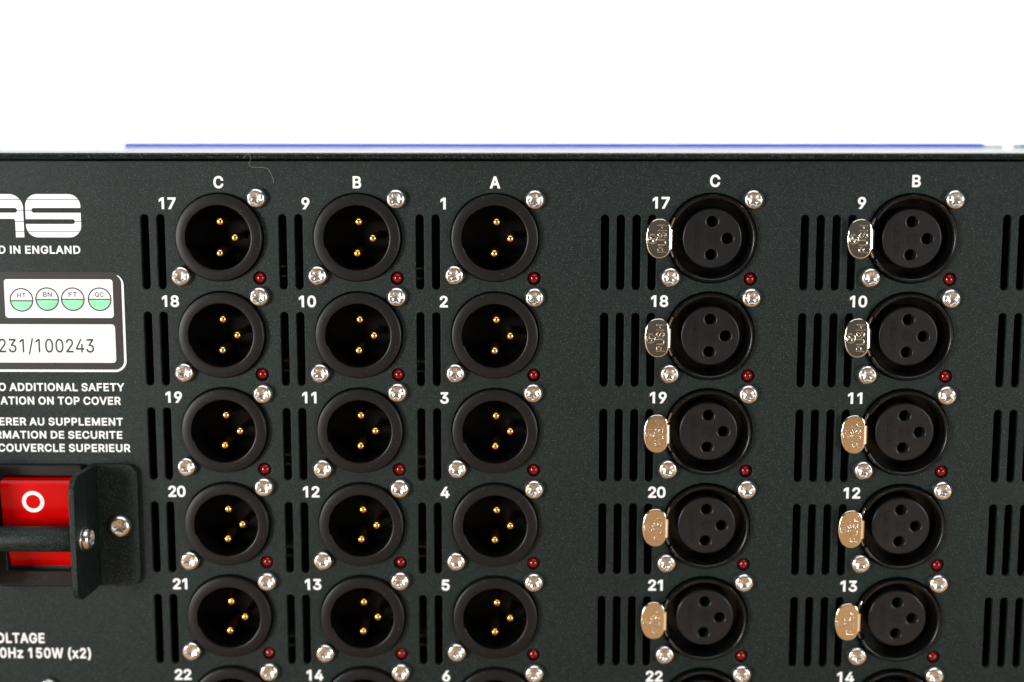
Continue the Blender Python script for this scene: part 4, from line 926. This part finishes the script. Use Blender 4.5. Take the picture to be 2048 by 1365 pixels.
gd = put('switch_guard', bracket_mesh(1, -44.1), V(0, 0), unit)
put('bracket', bracket_mesh(-1, -74.7), V(0, 0), gd)
bm = bmesh.new()
add_lathe(bm, [(0.01, -14.4), (3.15, -14.4), (3.3, -14.2), (3.3, 14.2), (3.15, 14.4), (0.01, 14.4)], 40)
for v in bm.verts:
    v.co = (v.co.z, v.co.y, v.co.x)
put('guard_bar', finish(bm, M_PAINT, angle=40), V(-60.3, 87.4, 11.5), gd)
screw(V(-38.2, 86.4, 1.6), gd).scale = (1.13,) * 3
put('screw', ME_SCREW, V(-45.15, 87.3, 11.5), gd, (0, math.radians(-8), math.radians(85))).scale = (1.10,) * 3
bm = bmesh.new()
add_lathe(bm, [(1.5, 0), (3.15, 0), (3.2, 0.1), (3.2, 0.4), (3.1, 0.5), (1.5, 0.5), (1.5, 0)], 40)
put('washer', finish(bm, M_STEEL), V(-45.55, 87.3, 11.5), gd, (0, 0, math.radians(85)))
screw(V(-59.9, 131.9, 0.0), unit)

# ------------------------------------------------------------------ a thread of lint on the edge of the cover
P_ = [(-2.99, -10.40, 2.3), (-2.47, -10.92, 2.32), (-1.9, -11.5, 2.35), (-1.55, -11.55, 2.35), (-1.04, -10.6, 2.3), (-1.15, -9.9, 1.9), (-1.75, -9.35, 1.2), (-1.98, -8.6, 0.5), (-1.58, -8.03, 0.22), (0.09, -7.98, 0.2), (2.27, -7.9, 0.2), (3.03, -7.6, 0.2), (3.89, -5.87, 0.2), (4.28, -4.4, 0.2), (4.2, -4.0, 0.2)]
cu = bpy.data.curves.new('thread', 'CURVE')
cu.dimensions = '3D'
cu.bevel_depth = 0.028 * S
cu.bevel_resolution = 2
sp = cu.splines.new('NURBS')
sp.points.add(len(P_) - 1)
for q, (x, y, h) in zip(sp.points, P_):
    v = V(x, y, h)
    q.co = (v.x, v.y, v.z, 1)
sp.use_endpoint_u = True
sp.order_u = 4
cu.resolution_u = 8
o = bpy.data.objects.new('thread', cu)
COL.objects.link(o)
me = bpy.data.meshes.new_from_object(o)
bpy.data.objects.remove(o)
me.materials.clear()
me.materials.append(M_LINT)
th = put('lint_thread', me, (0, 0, 0))
tag(th, 'thin pale curl of lint hanging over the top edge above the letter C', 'lint')

# ------------------------------------------------------------------ the blue strip lying on the cover, further back
bm = bmesh.new()
add_box(bm, -127.2, 127.2, -1.75, 0, -4, 4, bevel=0.3)
st = put('plastic_strip', finish(bm, M_BLUE), V(76.4, -11.73, -65))
tag(st, 'long flat blue strip lying across the top of the rack unit', 'strip')
bm = bmesh.new()
add_box(bm, 127.3, 133.0, -1.35, 0, -4, 4, bevel=0.3)
put('end_cap', finish(bm, M_TEAL), V(76.4, -11.73, -65), st)
bm = bmesh.new()
add_box(bm, 0, 46, -1.5, 0, -5, 5, bevel=0.3)
tag(put('plastic_block', finish(bm, M_TEALD), V(214.5, -11.73, -65)), 'short grey-teal block lying on the unit beyond the right end of the blue strip', 'block')

rk['label'] = 'glossy red rocker marked with a white ring'
lab['label'] = 'black label with white boxes and green-filled round check stamps'
gd['label'] = 'dark angled bracket and round bar shielding the red switch'
